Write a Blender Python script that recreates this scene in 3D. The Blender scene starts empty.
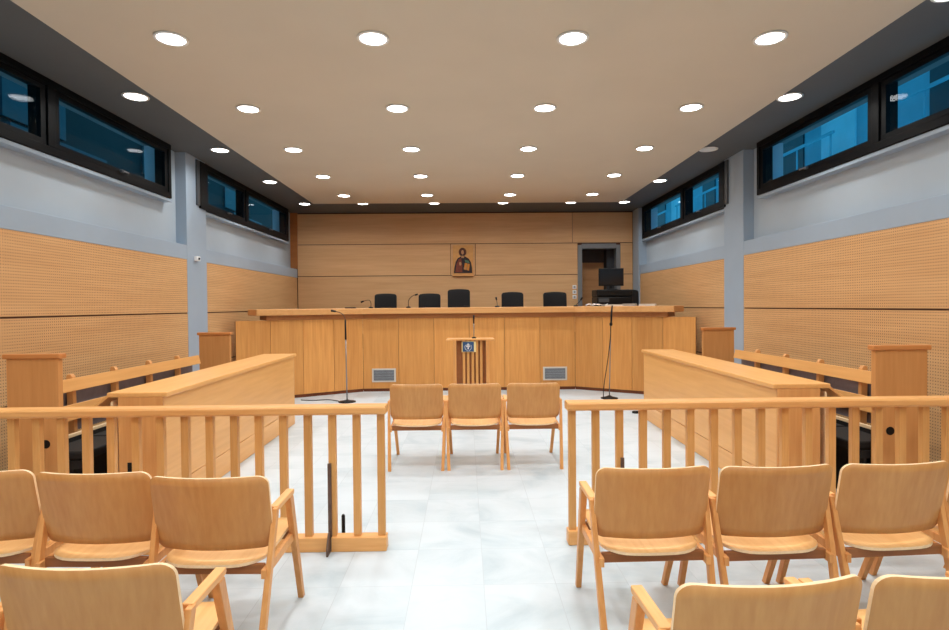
import bpy, bmesh, math, random
from mathutils import Vector, Matrix
random.seed(7)
sc = bpy.context.scene
col = sc.collection
PI = math.pi

# ------------------------------------------------------------------ materials
def newmat(name):
    m = bpy.data.materials.new(name); m.use_nodes = True
    nt = m.node_tree; b = nt.nodes['Principled BSDF']
    return m, nt, b

def srgb(r, g, b):
    f = lambda c: (c/255/12.92 if c/255 <= .04045 else ((c/255+.055)/1.055)**2.4)
    return (f(r), f(g), f(b), 1)

def plain(name, c, rough=.5, metal=0., noise=0., nscale=8., spec=.5, bump=0.):
    m, nt, b = newmat(name)
    b.inputs['Roughness'].default_value = rough
    b.inputs['Metallic'].default_value = metal
    b.inputs['Specular IOR Level'].default_value = spec
    tc = nt.nodes.new('ShaderNodeTexCoord')
    n = nt.nodes.new('ShaderNodeTexNoise'); n.inputs['Scale'].default_value = nscale
    n.inputs['Detail'].default_value = 4
    nt.links.new(tc.outputs['Object'], n.inputs['Vector'])
    r = nt.nodes.new('ShaderNodeValToRGB')
    r.color_ramp.elements[0].position = .3; r.color_ramp.elements[1].position = .7
    k = 1-noise
    r.color_ramp.elements[0].color = (c[0]*k, c[1]*k, c[2]*k, 1)
    r.color_ramp.elements[1].color = c
    nt.links.new(n.outputs['Fac'], r.inputs['Fac'])
    nt.links.new(r.outputs['Color'], b.inputs['Base Color'])
    if bump:
        bp = nt.nodes.new('ShaderNodeBump'); bp.inputs['Strength'].default_value = bump
        bp.inputs['Distance'].default_value = .01
        nt.links.new(n.outputs['Fac'], bp.inputs['Height']); nt.links.new(bp.outputs['Normal'], b.inputs['Normal'])
    return m

def wood(name, dark, light, axis='z', rough=.42, vary=.10, fine=60., perf=None, spec=.35):
    """beech veneer: long soft streaks along `axis`, tone changes from board to board"""
    m, nt, b = newmat(name)
    N = nt.nodes.new; L = nt.links.new
    b.inputs['Roughness'].default_value = rough
    b.inputs['Specular IOR Level'].default_value = spec
    tc = N('ShaderNodeTexCoord'); oi = N('ShaderNodeObjectInfo')
    add = N('ShaderNodeVectorMath'); add.operation = 'ADD'
    mul = N('ShaderNodeMath'); mul.operation = 'MULTIPLY'; mul.inputs[1].default_value = 37.
    L(oi.outputs['Random'], mul.inputs[0])
    L(tc.outputs['Object'], add.inputs[0]); L(mul.outputs[0], add.inputs[1])
    mp = N('ShaderNodeMapping')
    s = {'x': (.06, 1, 1), 'y': (1, .06, 1), 'z': (1, 1, .06)}[axis]
    mp.inputs['Scale'].default_value = s
    L(add.outputs[0], mp.inputs['Vector'])
    n1 = N('ShaderNodeTexNoise'); n1.inputs['Scale'].default_value = fine; n1.inputs['Detail'].default_value = 5
    n2 = N('ShaderNodeTexNoise'); n2.inputs['Scale'].default_value = 7.; n2.inputs['Detail'].default_value = 2
    L(mp.outputs[0], n1.inputs['Vector']); L(mp.outputs[0], n2.inputs['Vector'])
    mx = N('ShaderNodeMath'); mx.operation = 'MULTIPLY_ADD'; mx.inputs[1].default_value = .55
    m2 = N('ShaderNodeMath'); m2.operation = 'MULTIPLY'; m2.inputs[1].default_value = .45
    L(n2.outputs['Fac'], m2.inputs[0]); L(n1.outputs['Fac'], mx.inputs[0]); L(m2.outputs[0], mx.inputs[2])
    r = N('ShaderNodeValToRGB')
    r.color_ramp.elements[0].position = .28; r.color_ramp.elements[1].position = .72
    r.color_ramp.elements[0].color = dark; r.color_ramp.elements[1].color = light
    L(mx.outputs[0], r.inputs['Fac'])
    hs = N('ShaderNodeHueSaturation')
    mr = N('ShaderNodeMapRange'); mr.inputs['To Min'].default_value = 1-vary; mr.inputs['To Max'].default_value = 1+vary*.6
    L(oi.outputs['Random'], mr.inputs['Value']); L(mr.outputs[0], hs.inputs['Value'])
    L(r.outputs['Color'], hs.inputs['Color'])
    out = hs.outputs['Color']
    if perf:
        # small drilled holes on a square grid in the y-z plane of the panel
        pitch, rad = perf
        sp = N('ShaderNodeSeparateXYZ'); L(tc.outputs['Object'], sp.inputs[0])
        ds = []
        for a in ('Y', 'Z'):
            d = N('ShaderNodeMath'); d.operation = 'PINGPONG'; d.inputs[1].default_value = pitch/2
            L(sp.outputs[a], d.inputs[0])
            p = N('ShaderNodeMath'); p.operation = 'POWER'; p.inputs[1].default_value = 2
            L(d.outputs[0], p.inputs[0]); ds.append(p)
        sm = N('ShaderNodeMath'); sm.operation = 'ADD'; L(ds[0].outputs[0], sm.inputs[0]); L(ds[1].outputs[0], sm.inputs[1])
        lt = N('ShaderNodeMath'); lt.operation = 'LESS_THAN'; lt.inputs[1].default_value = rad*rad
        L(sm.outputs[0], lt.inputs[0])
        mix = N('ShaderNodeMix'); mix.data_type = 'RGBA'
        mix.inputs['B'].default_value = (dark[0]*.22, dark[1]*.2, dark[2]*.2, 1)
        L(lt.outputs[0], mix.inputs['Factor']); L(out, mix.inputs['A'])
        out = mix.outputs['Result']
    L(out, b.inputs['Base Color'])
    bp = N('ShaderNodeBump'); bp.inputs['Strength'].default_value = .06; bp.inputs['Distance'].default_value = .004
    L(n1.outputs['Fac'], bp.inputs['Height']); L(bp.outputs['Normal'], b.inputs['Normal'])
    return m

def emis(name, c, s):
    m, nt, b = newmat(name)
    b.inputs['Base Color'].default_value = c
    b.inputs['Emission Color'].default_value = c
    b.inputs['Emission Strength'].default_value = s
    return m

def marble(name):
    m, nt, b = newmat(name)
    N = nt.nodes.new; L = nt.links.new
    b.inputs['Roughness'].default_value = .33
    b.inputs['Specular IOR Level'].default_value = .35
    tc = N('ShaderNodeTexCoord')
    mp = N('ShaderNodeMapping'); mp.inputs['Location'].default_value = (-.09, -3.12, 0)
    L(tc.outputs['Object'], mp.inputs['Vector'])
    br = N('ShaderNodeTexBrick'); br.offset = 0.0; br.squash = 1
    br.inputs['Scale'].default_value = 1.
    br.inputs['Brick Width'].default_value = .4; br.inputs['Row Height'].default_value = .465
    br.inputs['Mortar Size'].default_value = .0022; br.inputs['Mortar Smooth'].default_value = .3
    br.inputs['Color1'].default_value = (0, 0, 0, 1); br.inputs['Color2'].default_value = (1, 1, 1, 1)
    br.inputs['Mortar'].default_value = (.5, .5, .5, 1)
    L(mp.outputs[0], br.inputs['Vector'])
    # tile wise offset so veins break at the joints
    ad = N('ShaderNodeVectorMath'); ad.operation = 'MULTIPLY_ADD'
    ad.inputs[1].default_value = (2.3, 3.1, 1.7)
    L(br.outputs['Color'], ad.inputs[0]); L(mp.outputs[0], ad.inputs[2])
    n = N('ShaderNodeTexNoise'); n.inputs['Scale'].default_value = 1.6; n.inputs['Detail'].default_value = 7
    n.inputs['Distortion'].default_value = .7; n.inputs['Roughness'].default_value = .62
    sc_ = N('ShaderNodeMapping'); sc_.inputs['Scale'].default_value = (1., 1.5, 1); sc_.inputs['Rotation'].default_value = (0, 0, .25)
    L(ad.outputs[0], sc_.inputs['Vector']); L(sc_.outputs[0], n.inputs['Vector'])
    r = N('ShaderNodeValToRGB'); e = r.color_ramp.elements
    e[0].position = .30; e[0].color = srgb(176, 193, 203)
    e[1].position = .56; e[1].color = srgb(203, 214, 222)
    x = e.new(.44); x.color = srgb(194, 207, 215)
    L(n.outputs['Fac'], r.inputs['Fac'])
    mix = N('ShaderNodeMix'); mix.data_type = 'RGBA'; mix.inputs['B'].default_value = srgb(176, 186, 194)
    mf = N('ShaderNodeMath'); mf.operation = 'MULTIPLY'; mf.inputs[1].default_value = .65
    L(br.outputs['Fac'], mf.inputs[0]); L(mf.outputs[0], mix.inputs['Factor'])
    L(r.outputs['Color'], mix.inputs['A']); L(mix.outputs['Result'], b.inputs['Base Color'])
    rr = N('ShaderNodeMapRange'); rr.inputs['To Min'].default_value = .28; rr.inputs['To Max'].default_value = .5
    L(n.outputs['Fac'], rr.inputs['Value']); L(rr.outputs[0], b.inputs['Roughness'])
    return m

def glass(name, tint):
    m, nt, b = newmat(name)
    N = nt.nodes.new; L = nt.links.new
    nt.nodes.remove(b)
    o = nt.nodes['Material Output']
    t = N('ShaderNodeBsdfTransparent'); t.inputs['Color'].default_value = tint
    g = N('ShaderNodeBsdfGlossy'); g.inputs['Roughness'].default_value = .02; g.inputs['Color'].default_value = (.9, .95, 1, 1)
    ge = N('ShaderNodeNewGeometry'); dt = N('ShaderNodeVectorMath'); dt.operation = 'DOT_PRODUCT'
    L(ge.outputs['Incoming'], dt.inputs[0]); L(ge.outputs['Normal'], dt.inputs[1])
    ab = N('ShaderNodeMath'); ab.operation = 'ABSOLUTE'; L(dt.outputs['Value'], ab.inputs[0])
    iv = N('ShaderNodeMath'); iv.operation = 'SUBTRACT'; iv.inputs[0].default_value = 1.; L(ab.outputs[0], iv.inputs[1])
    pw = N('ShaderNodeMath'); pw.operation = 'POWER'; pw.inputs[1].default_value = 5.; L(iv.outputs[0], pw.inputs[0])
    f = N('ShaderNodeMath'); f.operation = 'MULTIPLY_ADD'; f.inputs[1].default_value = .3; f.inputs[2].default_value = .012; L(pw.outputs[0], f.inputs[0])
    tc = N('ShaderNodeTexCoord'); n = N('ShaderNodeTexNoise'); n.inputs['Scale'].default_value = 1.2
    bp = N('ShaderNodeBump'); bp.inputs['Strength'].default_value = .02; bp.inputs['Distance'].default_value = .02
    L(tc.outputs['Object'], n.inputs['Vector']); L(n.outputs['Fac'], bp.inputs['Height']); L(bp.outputs['Normal'], g.inputs['Normal'])
    mx = N('ShaderNodeMixShader'); L(f.outputs[0], mx.inputs[0]); L(t.outputs[0], mx.inputs[1]); L(g.outputs[0], mx.inputs[2])
    L(mx.outputs[0], o.inputs['Surface'])
    return m

WD = lambda r, g, b: srgb(r, g, b*.95)
M = {}
M['chair'] = wood('chair veneer', WD(191, 131, 77), WD(211, 157, 101), 'z', .38, .07, 45)
M['chair_seat'] = wood('chair seat veneer', WD(222, 166, 108), WD(240, 193, 138), 'y', .35, .06, 45)
M['ply_edge'] = plain('plywood edge', srgb(246, 216, 172), .5, noise=.12, nscale=60)
M['chair_solid'] = wood('chair solid beech', WD(206, 138, 80), WD(232, 172, 112), 'z', .4, .08, 60)
M['chair_arm'] = wood('chair arm beech', WD(214, 150, 92), WD(240, 188, 130), 'y', .4, .06, 60)
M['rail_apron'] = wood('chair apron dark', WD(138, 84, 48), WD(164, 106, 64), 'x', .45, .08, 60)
M['fence_v'] = wood('baluster beech', WD(208, 147, 86), WD(228, 173, 112), 'z', .42, .10, 70)
M['fence_h'] = wood('handrail beech', WD(218, 154, 94), WD(240, 184, 124), 'x', .36, .05, 60)
M['desk_v'] = wood('desk veneer upright', WD(204, 140, 84), WD(226, 168, 110), 'z', .42, .05, 40)
M['desk_h'] = wood('desk veneer lengthwise', WD(220, 160, 98), WD(238, 182, 120), 'y', .36, .04, 30)
M['bench_v'] = wood('bench front veneer', WD(206, 138, 74), WD(232, 168, 100), 'z', .42, .14, 34)
M['bench_top'] = wood('bench slab veneer', WD(210, 148, 92), WD(230, 174, 118), 'x', .4, .03, 30)
M['bench_shadow'] = wood('bench lower band', WD(158, 98, 52), WD(182, 116, 66), 'x', .5, .03, 30)  # shade under the bench slab is put into this darker wood tone
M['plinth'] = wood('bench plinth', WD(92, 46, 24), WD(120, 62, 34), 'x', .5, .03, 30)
M['screen'] = wood('bench end veneer', WD(198, 138, 84), WD(214, 156, 102), 'z', .42, .04, 40)
M['screen_cap'] = wood('bench end cap', WD(188, 120, 68), WD(208, 142, 88), 'x', .42, .04, 40)
M['backwall'] = wood('rear wall veneer', WD(206, 158, 116), WD(224, 180, 138), 'x', .45, .03, 24)
M['acoustic'] = wood('perforated veneer', WD(206, 158, 114), WD(224, 180, 136), 'y', .5, .02, 26, perf=(.027, .0048))
M['groove'] = plain('groove dark', srgb(86, 52, 34), .8, noise=.1)
M['wall'] = plain('grey blue plaster', srgb(176, 190, 202), .6, noise=.05, nscale=2)
M['trimgrey'] = plain('grey painted steel', srgb(160, 178, 196), .45, noise=.04, nscale=3)
M['ceiling'] = plain('beige ceiling', srgb(206, 196, 178), .9, noise=.05, nscale=1.2)
M['border'] = plain('dark grey ceiling', srgb(92, 96, 98), .8, noise=.06, nscale=2)
M['floor'] = marble('marble slabs')
M['black_frame'] = plain('black anodised frame', srgb(4, 7, 12), .5, noise=.2, nscale=5, spec=.15)
M['grey_frame'] = plain('grey frame edge', srgb(70, 74, 80), .4, noise=.1)
M['glass'] = glass('window glass', (.82, .93, 1., 1))
M['lamp'] = emis('lamp diffuser', (1, .97, .93, 1), 14)
M['ring'] = plain('white lamp ring', srgb(235, 235, 232), .4, noise=.03)
M['leather'] = plain('black leather', srgb(8, 9, 16), .45, noise=.3, nscale=40, bump=.1, spec=.3)
M['plastic'] = plain('black plastic', srgb(8, 8, 10), .45, noise=.2, nscale=30, spec=.3)
M['screen_glass'] = plain('dark display', srgb(10, 13, 20), .12, noise=.1)
M['steel'] = plain('brushed steel', srgb(150, 152, 158), .35, .9, noise=.1, nscale=30)
M['dark_steel'] = plain('brown oxidised steel', srgb(104, 78, 64), .5, .0, noise=.35, nscale=30)
M['paper'] = plain('white paper', srgb(236, 236, 232), .7, noise=.05, nscale=30)
M['greypaper'] = plain('grey folder', srgb(168, 166, 164), .7, noise=.08, nscale=30)
M['vent_frame'] = plain('vent frame', srgb(212, 206, 196), .4, noise=.05)
M['vent_slat'] = plain('vent slats', srgb(150, 156, 164), .5, .0, noise=.15)
M['vent_dark'] = plain('vent void', srgb(60, 64, 70), .8)
M['blue'] = plain('blue sign', srgb(44, 82, 124), .5, noise=.1)
M['cream'] = plain('cream card', srgb(244, 226, 160), .6, noise=.05)
M['white'] = plain('white enamel', srgb(238, 240, 242), .4, noise=.02)
M['gap'] = plain('slat gap shade tone', srgb(168, 108, 60), .6, noise=.2, nscale=20)  # shade between the lectern slats put into the colour
M['doorframe'] = plain('grey door frame', srgb(122, 124, 126), .4, noise=.05)
M['doordark'] = plain('dark transom', srgb(66, 46, 36), .5, noise=.2)
M['corridor'] = plain('dark corridor paint', srgb(54, 56, 62), .7, noise=.1)
M['doorleaf'] = wood('door leaf veneer', WD(190, 134, 90), WD(212, 160, 114), 'x', .45, .03, 24)
M['carpet'] = plain('dais carpet', srgb(92, 60, 44), .9, noise=.2, nscale=50)
M['cushion'] = plain('black seat upholstery', srgb(17, 16, 18), .7, noise=.3, nscale=50)
M['pew_grey'] = plain('grey mauve upholstery', srgb(126, 116, 120), .7, noise=.15, nscale=20)
M['lamp_dim'] = emis('faint lamp diffuser', (.7, .72, .70, 1), .06)
M['facade'] = plain('neighbour facade', srgb(120, 186, 206), .8, noise=.22, nscale=1.1)
M['facade2'] = plain('neighbour facade bright', srgb(176, 226, 240), .8, noise=.15, nscale=1.5)
M['facade_dark'] = plain('facade with painted shade', srgb(20, 26, 27), .8, noise=.3, nscale=1.5)  # lack of light on the left is put into this dark colour
M['facade_win'] = plain('dark teal shutter', srgb(30, 58, 70), .5, noise=.3, nscale=4)
M['icon_gold'] = plain('icon gold ground', srgb(222, 164, 96), .45, .1, noise=.18, nscale=14)
M['icon_skin'] = plain('icon ochre', srgb(196, 140, 96), .6, noise=.2, nscale=40)
M['icon_hair'] = plain('icon dark brown', srgb(52, 26, 20), .6, noise=.3, nscale=40)
M['icon_robe'] = plain('icon dark robe', srgb(42, 28, 34), .6, noise=.4, nscale=30)
M['icon_tunic'] = plain('icon red tunic', srgb(132, 58, 38), .6, noise=.4, nscale=30)
M['icon_book'] = plain('icon book', srgb(216, 138, 46), .6, noise=.2, nscale=40)
M['icon_green'] = plain('icon green cloth', srgb(84, 122, 96), .6, noise=.3, nscale=40)

# ------------------------------------------------------------------ mesh builder
class MB:
    def __init__(s): s.bm = bmesh.new()
    def poly(s, vs, faces, mi=0):
        v = [s.bm.verts.new(p) for p in vs]
        for f in faces:
            try:
                fc = s.bm.faces.new([v[i] for i in f]); fc.material_index = mi
            except ValueError: pass
        return v
    def box(s, x0, x1, y0, y1, z0, z1, mi=0):
        x0, x1 = sorted((x0, x1)); y0, y1 = sorted((y0, y1)); z0, z1 = sorted((z0, z1))
        s.poly([(x0,y0,z0),(x1,y0,z0),(x1,y1,z0),(x0,y1,z0),(x0,y0,z1),(x1,y0,z1),(x1,y1,z1),(x0,y1,z1)],
               [(3,2,1,0),(4,5,6,7),(0,1,5,4),(1,2,6,5),(2,3,7,6),(3,0,4,7)], mi)
        return s
    def prism(s, pts, z0, z1, mi=0):
        n = len(pts)
        s.poly([(x,y,z0) for x,y in pts]+[(x,y,z1) for x,y in pts],
               [tuple(range(n-1,-1,-1)), tuple(range(n,2*n))]+[(i,(i+1)%n,n+(i+1)%n,n+i) for i in range(n)], mi)
        return s
    def prism_x(s, pts, x0, x1, mi=0):   # outline in y,z extruded along x
        n = len(pts)
        s.poly([(x0,y,z) for y,z in pts]+[(x1,y,z) for y,z in pts],
               [tuple(range(n-1,-1,-1)), tuple(range(n,2*n))]+[(i,(i+1)%n,n+(i+1)%n,n+i) for i in range(n)], mi)
        return s
    def prism_y(s, pts, y0, y1, mi=0):   # outline in x,z extruded along y
        n = len(pts)
        s.poly([(x,y0,z) for x,z in pts]+[(x,y1,z) for x,z in pts],
               [tuple(range(n)), tuple(range(2*n-1,n-1,-1))]+[(i,n+i,n+(i+1)%n,(i+1)%n) for i in range(n)], mi)
        return s
    def bar(s, p0, p1, a0, b0, a1=None, b1=None, mi=0):  # square bar: a along x, b along y, ends level
        a1 = a0 if a1 is None else a1; b1 = b0 if b1 is None else b1
        vs = []
        for (x,y,z),a,b in ((p0,a0/2,b0/2),(p1,a1/2,b1/2)):
            vs += [(x-a,y-b,z),(x+a,y-b,z),(x+a,y+b,z),(x-a,y+b,z)]
        s.poly(vs, [(3,2,1,0),(4,5,6,7),(0,1,5,4),(1,2,6,5),(2,3,7,6),(3,0,4,7)], mi)
        return s
    def lathe(s, c, prof, seg=24, mi=0, axis='z'):
        rings = []
        for r, h in prof:
            ring = []
            for k in range(seg):
                a = 2*PI*k/seg
                if axis == 'z': p = (c[0]+r*math.cos(a), c[1]+r*math.sin(a), c[2]+h)
                elif axis == 'y': p = (c[0]+r*math.cos(a), c[1]+h, c[2]+r*math.sin(a))
                else: p = (c[0]+h, c[1]+r*math.cos(a), c[2]+r*math.sin(a))
                ring.append(s.bm.verts.new(p))
            rings.append(ring)
        for a, b in zip(rings, rings[1:]):
            for k in range(seg):
                f = s.bm.faces.new((a[k], a[(k+1)%seg], b[(k+1)%seg], b[k])); f.material_index = mi; f.smooth = True
        for ring, rev in ((rings[0], True), (rings[-1], False)):
            f = s.bm.faces.new(ring[::-1] if rev else ring); f.material_index = mi
        return s
    def tube(s, pts, r, seg=8, mi=0):
        pts = [Vector(p) for p in pts]; rings = []
        up = Vector((0, 0, 1))
        for i, p in enumerate(pts):
            d = (pts[min(i+1, len(pts)-1)]-pts[max(i-1, 0)]).normalized()
            u = d.cross(up)
            if u.length < 1e-3: u = d.cross(Vector((0, 1, 0)))
            u.normalize(); v = d.cross(u)
            rr = r[i] if isinstance(r, (list, tuple)) else r
            rings.append([s.bm.verts.new(p+u*rr*math.cos(2*PI*k/seg)+v*rr*math.sin(2*PI*k/seg)) for k in range(seg)])
        for a, b in zip(rings, rings[1:]):
            for k in range(seg):
                f = s.bm.faces.new((a[k], a[(k+1)%seg], b[(k+1)%seg], b[k])); f.smooth = True; f.material_index = mi
        s.bm.faces.new(rings[0][::-1]).material_index = mi; s.bm.faces.new(rings[-1]).material_index = mi
        return s
    def build(s, name, mats, parent=None, bevel=0., smooth=False, seg=2):
        bmesh.ops.recalc_face_normals(s.bm, faces=s.bm.faces[:])
        me = bpy.data.meshes.new(name); s.bm.to_mesh(me); s.bm.free()
        for m in (mats if isinstance(mats, (list, tuple)) else [mats]): me.materials.append(M[m])
        o = bpy.data.objects.new(name, me); col.objects.link(o)
        if parent is not None: o.parent = parent
        if smooth:
            for p in me.polygons: p.use_smooth = True
        if bevel:
            b = o.modifiers.new('bevel', 'BEVEL'); b.width = bevel; b.segments = seg; b.limit_method = 'ANGLE'; b.angle_limit = .6
        return o

def spline(pts, n=8):
    P = [Vector(p) for p in pts]; P = [P[0]*2-P[1]]+P+[P[-1]*2-P[-2]]; out = []
    for i in range(1, len(P)-2):
        a, b, c, d = P[i-1:i+3]
        for k in range(n):
            t = k/n
            out.append(.5*((2*b)+(c-a)*t+(2*a-5*b+4*c-d)*t*t+(3*b-a-3*c+d)*t**3))
    out.append(P[-2]); return out

def tag(o, label=None, cat=None, group=None, kind=None):
    if label: o['label'] = label
    if cat: o['category'] = cat
    if group: o['group'] = group
    if kind: o['kind'] = kind
    return o
def empty(name, loc=(0,0,0), rz=0.):
    o = bpy.data.objects.new(name, None); col.objects.link(o)
    o.location = loc; o.rotation_euler = (0, 0, rz); o.empty_display_size = .1
    return o
def copy_tree(o, parent=None):
    c = o.copy(); col.objects.link(c)
    if parent is not None: c.parent = parent
    for ch in list(o.children): copy_tree(ch, c)
    return c
def struct(o, label, cat): return tag(o, label, cat, kind='structure')

# ------------------------------------------------------------------ room constants
XL, XR = -3.97, 4.05        # faces of wood lining and columns
GL, GR = -4.12, 4.20        # recessed upper wall faces
YB, YN = 13.5, -3.2         # far wall, near wall (behind the viewer)
ZC, ZP = 3.78, 3.72         # border ceiling, dropped panel underside

# floor
o = MB().box(-4.4, 4.5, YN-.2, YB+1.6, -.12, 0).build('floor', 'floor'); struct(o, 'pale grey-white veined marble slab floor', 'floor')

# ceiling
c = MB().box(-4.4, 4.5, YN-.2, YB+1.6, ZC, ZC+.15).build('ceiling', 'border'); struct(c, 'dark grey border ceiling around the beige dropped panel', 'ceiling')
MB().box(-3.17, 3.335, YN+.2, 11.98, ZP, ZC-.001).build('dropped_panel', 'ceiling', c, bevel=.004)

# side walls -----------------------------------------------------------
def side_wall(s, XF, XG, name, lab):
    """s=-1 left, +1 right. XF lining face, XG recessed face."""
    out = XG+s*.25
    w = MB()
    w.box(XF+s*.03, out, YN, YB, 0, 2.25)            # lower wall body behind the lining
    w.box(XG, out, YN, YB, 2.25, 3.06)               # recessed strip under the windows
    for a, b in ((7.85, 8.70), (13.0, YB)):
        w.box(XG, out, a, b, 3.06, ZC)
    root = w.build(name, 'wall'); struct(root, lab, 'wall')
    # wood lining, upper and lower boards, near and far bays
    for y0, y1 in ((YN, 8.17), (8.78, YB-.02 if s < 0 else 13.04)):
        for z0, z1 in ((.10, .702), (.72, 1.474), (1.492, 2.25)):
            MB().box(XF, XF+s*.03, y0+.004, y1-.004, z0, z1).build('acoustic_panel', 'acoustic', root)
        MB().box(XF+s*.012, XF+s*.03, y0, y1, 1.474, 1.492).build('groove', 'groove', root)
        MB().box(XF+s*.006, XF+s*.03, y0, y1, .702, .72).build('joint_batten', 'groove', root)
    # column and grey ledge band
    MB().box(XF-s*.004, XG+s*.01, 8.17, 8.78, 0, ZC-.001).build('column', 'trimgrey', root, bevel=.004)
    for y0, y1 in ((YN, 8.17), (8.78, YB)):
        MB().box(XF-s*.002, XG+s*.01, y0, y1, 2.252, 2.455).build('ledge', 'trimgrey', root, bevel=.004)
    for y0, y1 in ((YN, 7.86), (8.79, 13.0)):
        MB().box(XG-s*.115, XG+s*.01, y0, y1, 3.005, 3.045).build('window_sill', 'trimgrey', root, bevel=.003)
    if s > 0:
        MB().box(XF-.03, XG, 13.04, YB, 0, ZC-.001).build('corner_column', 'trimgrey', root, bevel=.004)
    return root
wl = side_wall(-1, XL, GL, 'wall_left', 'left wall with perforated wood lining and grey ledge')
wr = side_wall(1, XR, GR, 'wall_right', 'right wall with perforated wood lining and grey ledge')

# windows: black frames with panes -------------------------------------
def window(name, s, XG, y0, y1, mulls, lab):
    XI = XG-s*.13; XO = XG+s*.06
    z0, z1 = 3.05, ZC-.002
    root = empty(name, ((XI+XO)/2, y0, z0)); struct(root, lab, 'window')
    def P(mb, nm, mat, parent=root, **k):
        o = mb.build(nm, mat, None, **k); o.parent = parent
        o.matrix_parent_inverse = Matrix.Translation(-root.location) if parent is root else Matrix.Identity(4)
        return o
    f = MB()
    f.box(XI, XO, y0, y1, z0, z0+.075); f.box(XI, XO, y0, y1, z1-.07, z1)
    f.box(XI, XO, y0, y0+.07, z0+.075, z1-.07); f.box(XI, XO, y1-.07, y1, z0+.075, z1-.07)
    edges = [y0+.07]+[e for m in mulls for e in (m-.05, m+.05)]+[y1-.07]
    for m in mulls: f.box(XI-s*.004, XO, m-.05, m+.05, z0+.075, z1-.07)
    P(f, 'frame', 'black_frame', bevel=.004)
    for a, b in zip(edges[::2], edges[1::2]):
        sm = MB(); t = .055; xa, xb = XI+s*.012, XI+s*.06
        sm.box(xa, xb, a+.004, b-.004, z0+.078, z0+.078+t); sm.box(xa, xb, a+.004, b-.004, z1-.073-t, z1-.073)
        sm.box(xa, xb, a+.004, a+.004+t*1.3, z0+.078+t, z1-.073-t); sm.box(xa, xb, b-.004-t*1.3, b-.004, z0+.078+t, z1-.073-t)
        sash = P(sm, 'sash', 'black_frame', bevel=.003)
        pm = MB(); xp = XI+s*.033; pm.poly([(xp, a+.07, z0+.13), (xp, b-.07, z0+.13), (xp, b-.07, z1-.125), (xp, a+.07, z1-.125)], [(0, 1, 2, 3)])
        P(pm, 'pane', 'glass')
        hm = MB(); yh = (a+b)/2
        hm.box(XI+s*.012, XI-s*.02, yh-.02, yh+.02, z0+.09, z0+.12); hm.box(XI-s*.02, XI-s*.032, yh-.015, yh+.1, z0+.096, z0+.114)
        P(hm, 'handle', 'steel', bevel=.002)
    return root
window('window_1', -1, GL, YN+.02, 7.82, (-1.3, .95, 3.25, 5.58), 'black framed high window band of the near left bay')
window('window_2', -1, GL, 8.80, 12.95, (10.5,), 'black framed high window of the far left bay')
window('window_3', 1, GR, YN+.02, 7.84, (-1.3, .95, 3.25, 5.56), 'black framed high window band of the near right bay')
window('window_4', 1, GR, 8.90, 12.95, (10.55,), 'black framed high window of the far right bay')
# hopper casings standing out over the columns
for s, XF, y0, y1, par in ((-1, XL, 8.46, 8.80, wl), (1, XR, 8.62, 8.9, wr)):
    MB().box(XF-s*.03, XF+s*.1, y0, y0+.09, 3.08, ZC-.03).build('window_casing', 'grey_frame', par, bevel=.004)
    MB().box(XF-s*.035, XF+s*.1, y0+.095, y1, 3.05, ZC-.03).build('window_casing', 'black_frame', par, bevel=.004)

# near wall behind the viewer
o = MB().box(-4.35, 4.45, YN-.2, YN, 0, ZC).build('wall_near', 'wall'); struct(o, 'plain wall closing the room behind the viewer', 'wall')

# far wall --------------------------------------------------------------
DX0, DX1, DZ0, DZ1 = 2.73, 3.69, .55, 2.98
w = MB()
w.box(-4.37, DX0, YB+.02, YB+.2, 0, ZC-.001); w.box(DX1, 4.45, YB+.02, YB+.2, 0, ZC-.001)
w.box(DX0, DX1, YB+.02, YB+.2, DZ1, ZC-.001); w.box(DX0, DX1, YB+.02, YB+.2, 0, DZ0)
wb = w.build('wall_back', 'groove'); struct(wb, 'far wall clad in horizontal wood veneer panels', 'wall')
def bp(x0, x1, z0, z1): MB().box(x0+.006, x1-.006, YB, YB+.02, z0+.008, z1-.008).build('veneer_panel', 'backwall', wb)
bp(-3.965, 2.575, 3.03, ZC-.02); bp(2.575, 4.02, 3.03, ZC-.02)
bp(-3.965, -.34, 2.28, 3.03); bp(-.34, .255, 2.28, 3.03); bp(.255, DX0-.03, 2.28, 3.03)
bp(-3.965, DX0-.03, .9, 2.28); bp(DX1+.03, 4.02, 2.28, 3.03); bp(DX1+.03, 4.02, .5, 2.28)
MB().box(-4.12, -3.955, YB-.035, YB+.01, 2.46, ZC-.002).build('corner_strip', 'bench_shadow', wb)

# door in the far wall
d = empty('door_1', (0, 0, 0)); struct(d, 'grey framed doorway behind the computer monitor, wooden leaf inside', 'door')
f = MB(); y0, y1 = YB-.02, YB+.2
f.box(DX0-.03, DX0+.07, y0, y1, DZ0, DZ1); f.box(DX1-.07, DX1+.03, y0, y1, DZ0, DZ1); f.box(DX0+.07, DX1-.07, y0, y1, DZ1-.09, DZ1+.03)
f.build('frame', 'doorframe', d, bevel=.005)
MB().box(DX0+.07, 3.47, YB+.62, YB+.66, DZ0, 2.60).build('leaf', 'doorleaf', d)
MB().box(DX0+.07, 3.47, YB+.60, YB+.66, 2.60, 3.1).build('transom', 'doordark', d)
MB().box(3.47, 3.70, YB+.3, YB+.7, DZ0, 3.1).build('side_jamb', 'corridor', d)
MB().box(2.55, 2.66, YB+.21, YB+1.4, .5, 3.2).box(3.74, 3.85, YB+.21, YB+1.4, .5, 3.2).box(2.55, 3.85, YB+1.4, YB+1.5, .5, 3.2).box(2.55, 3.85, YB+.21, YB+1.5, 3.2, 3.3).build('corridor_wall', 'corridor', d)

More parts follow.
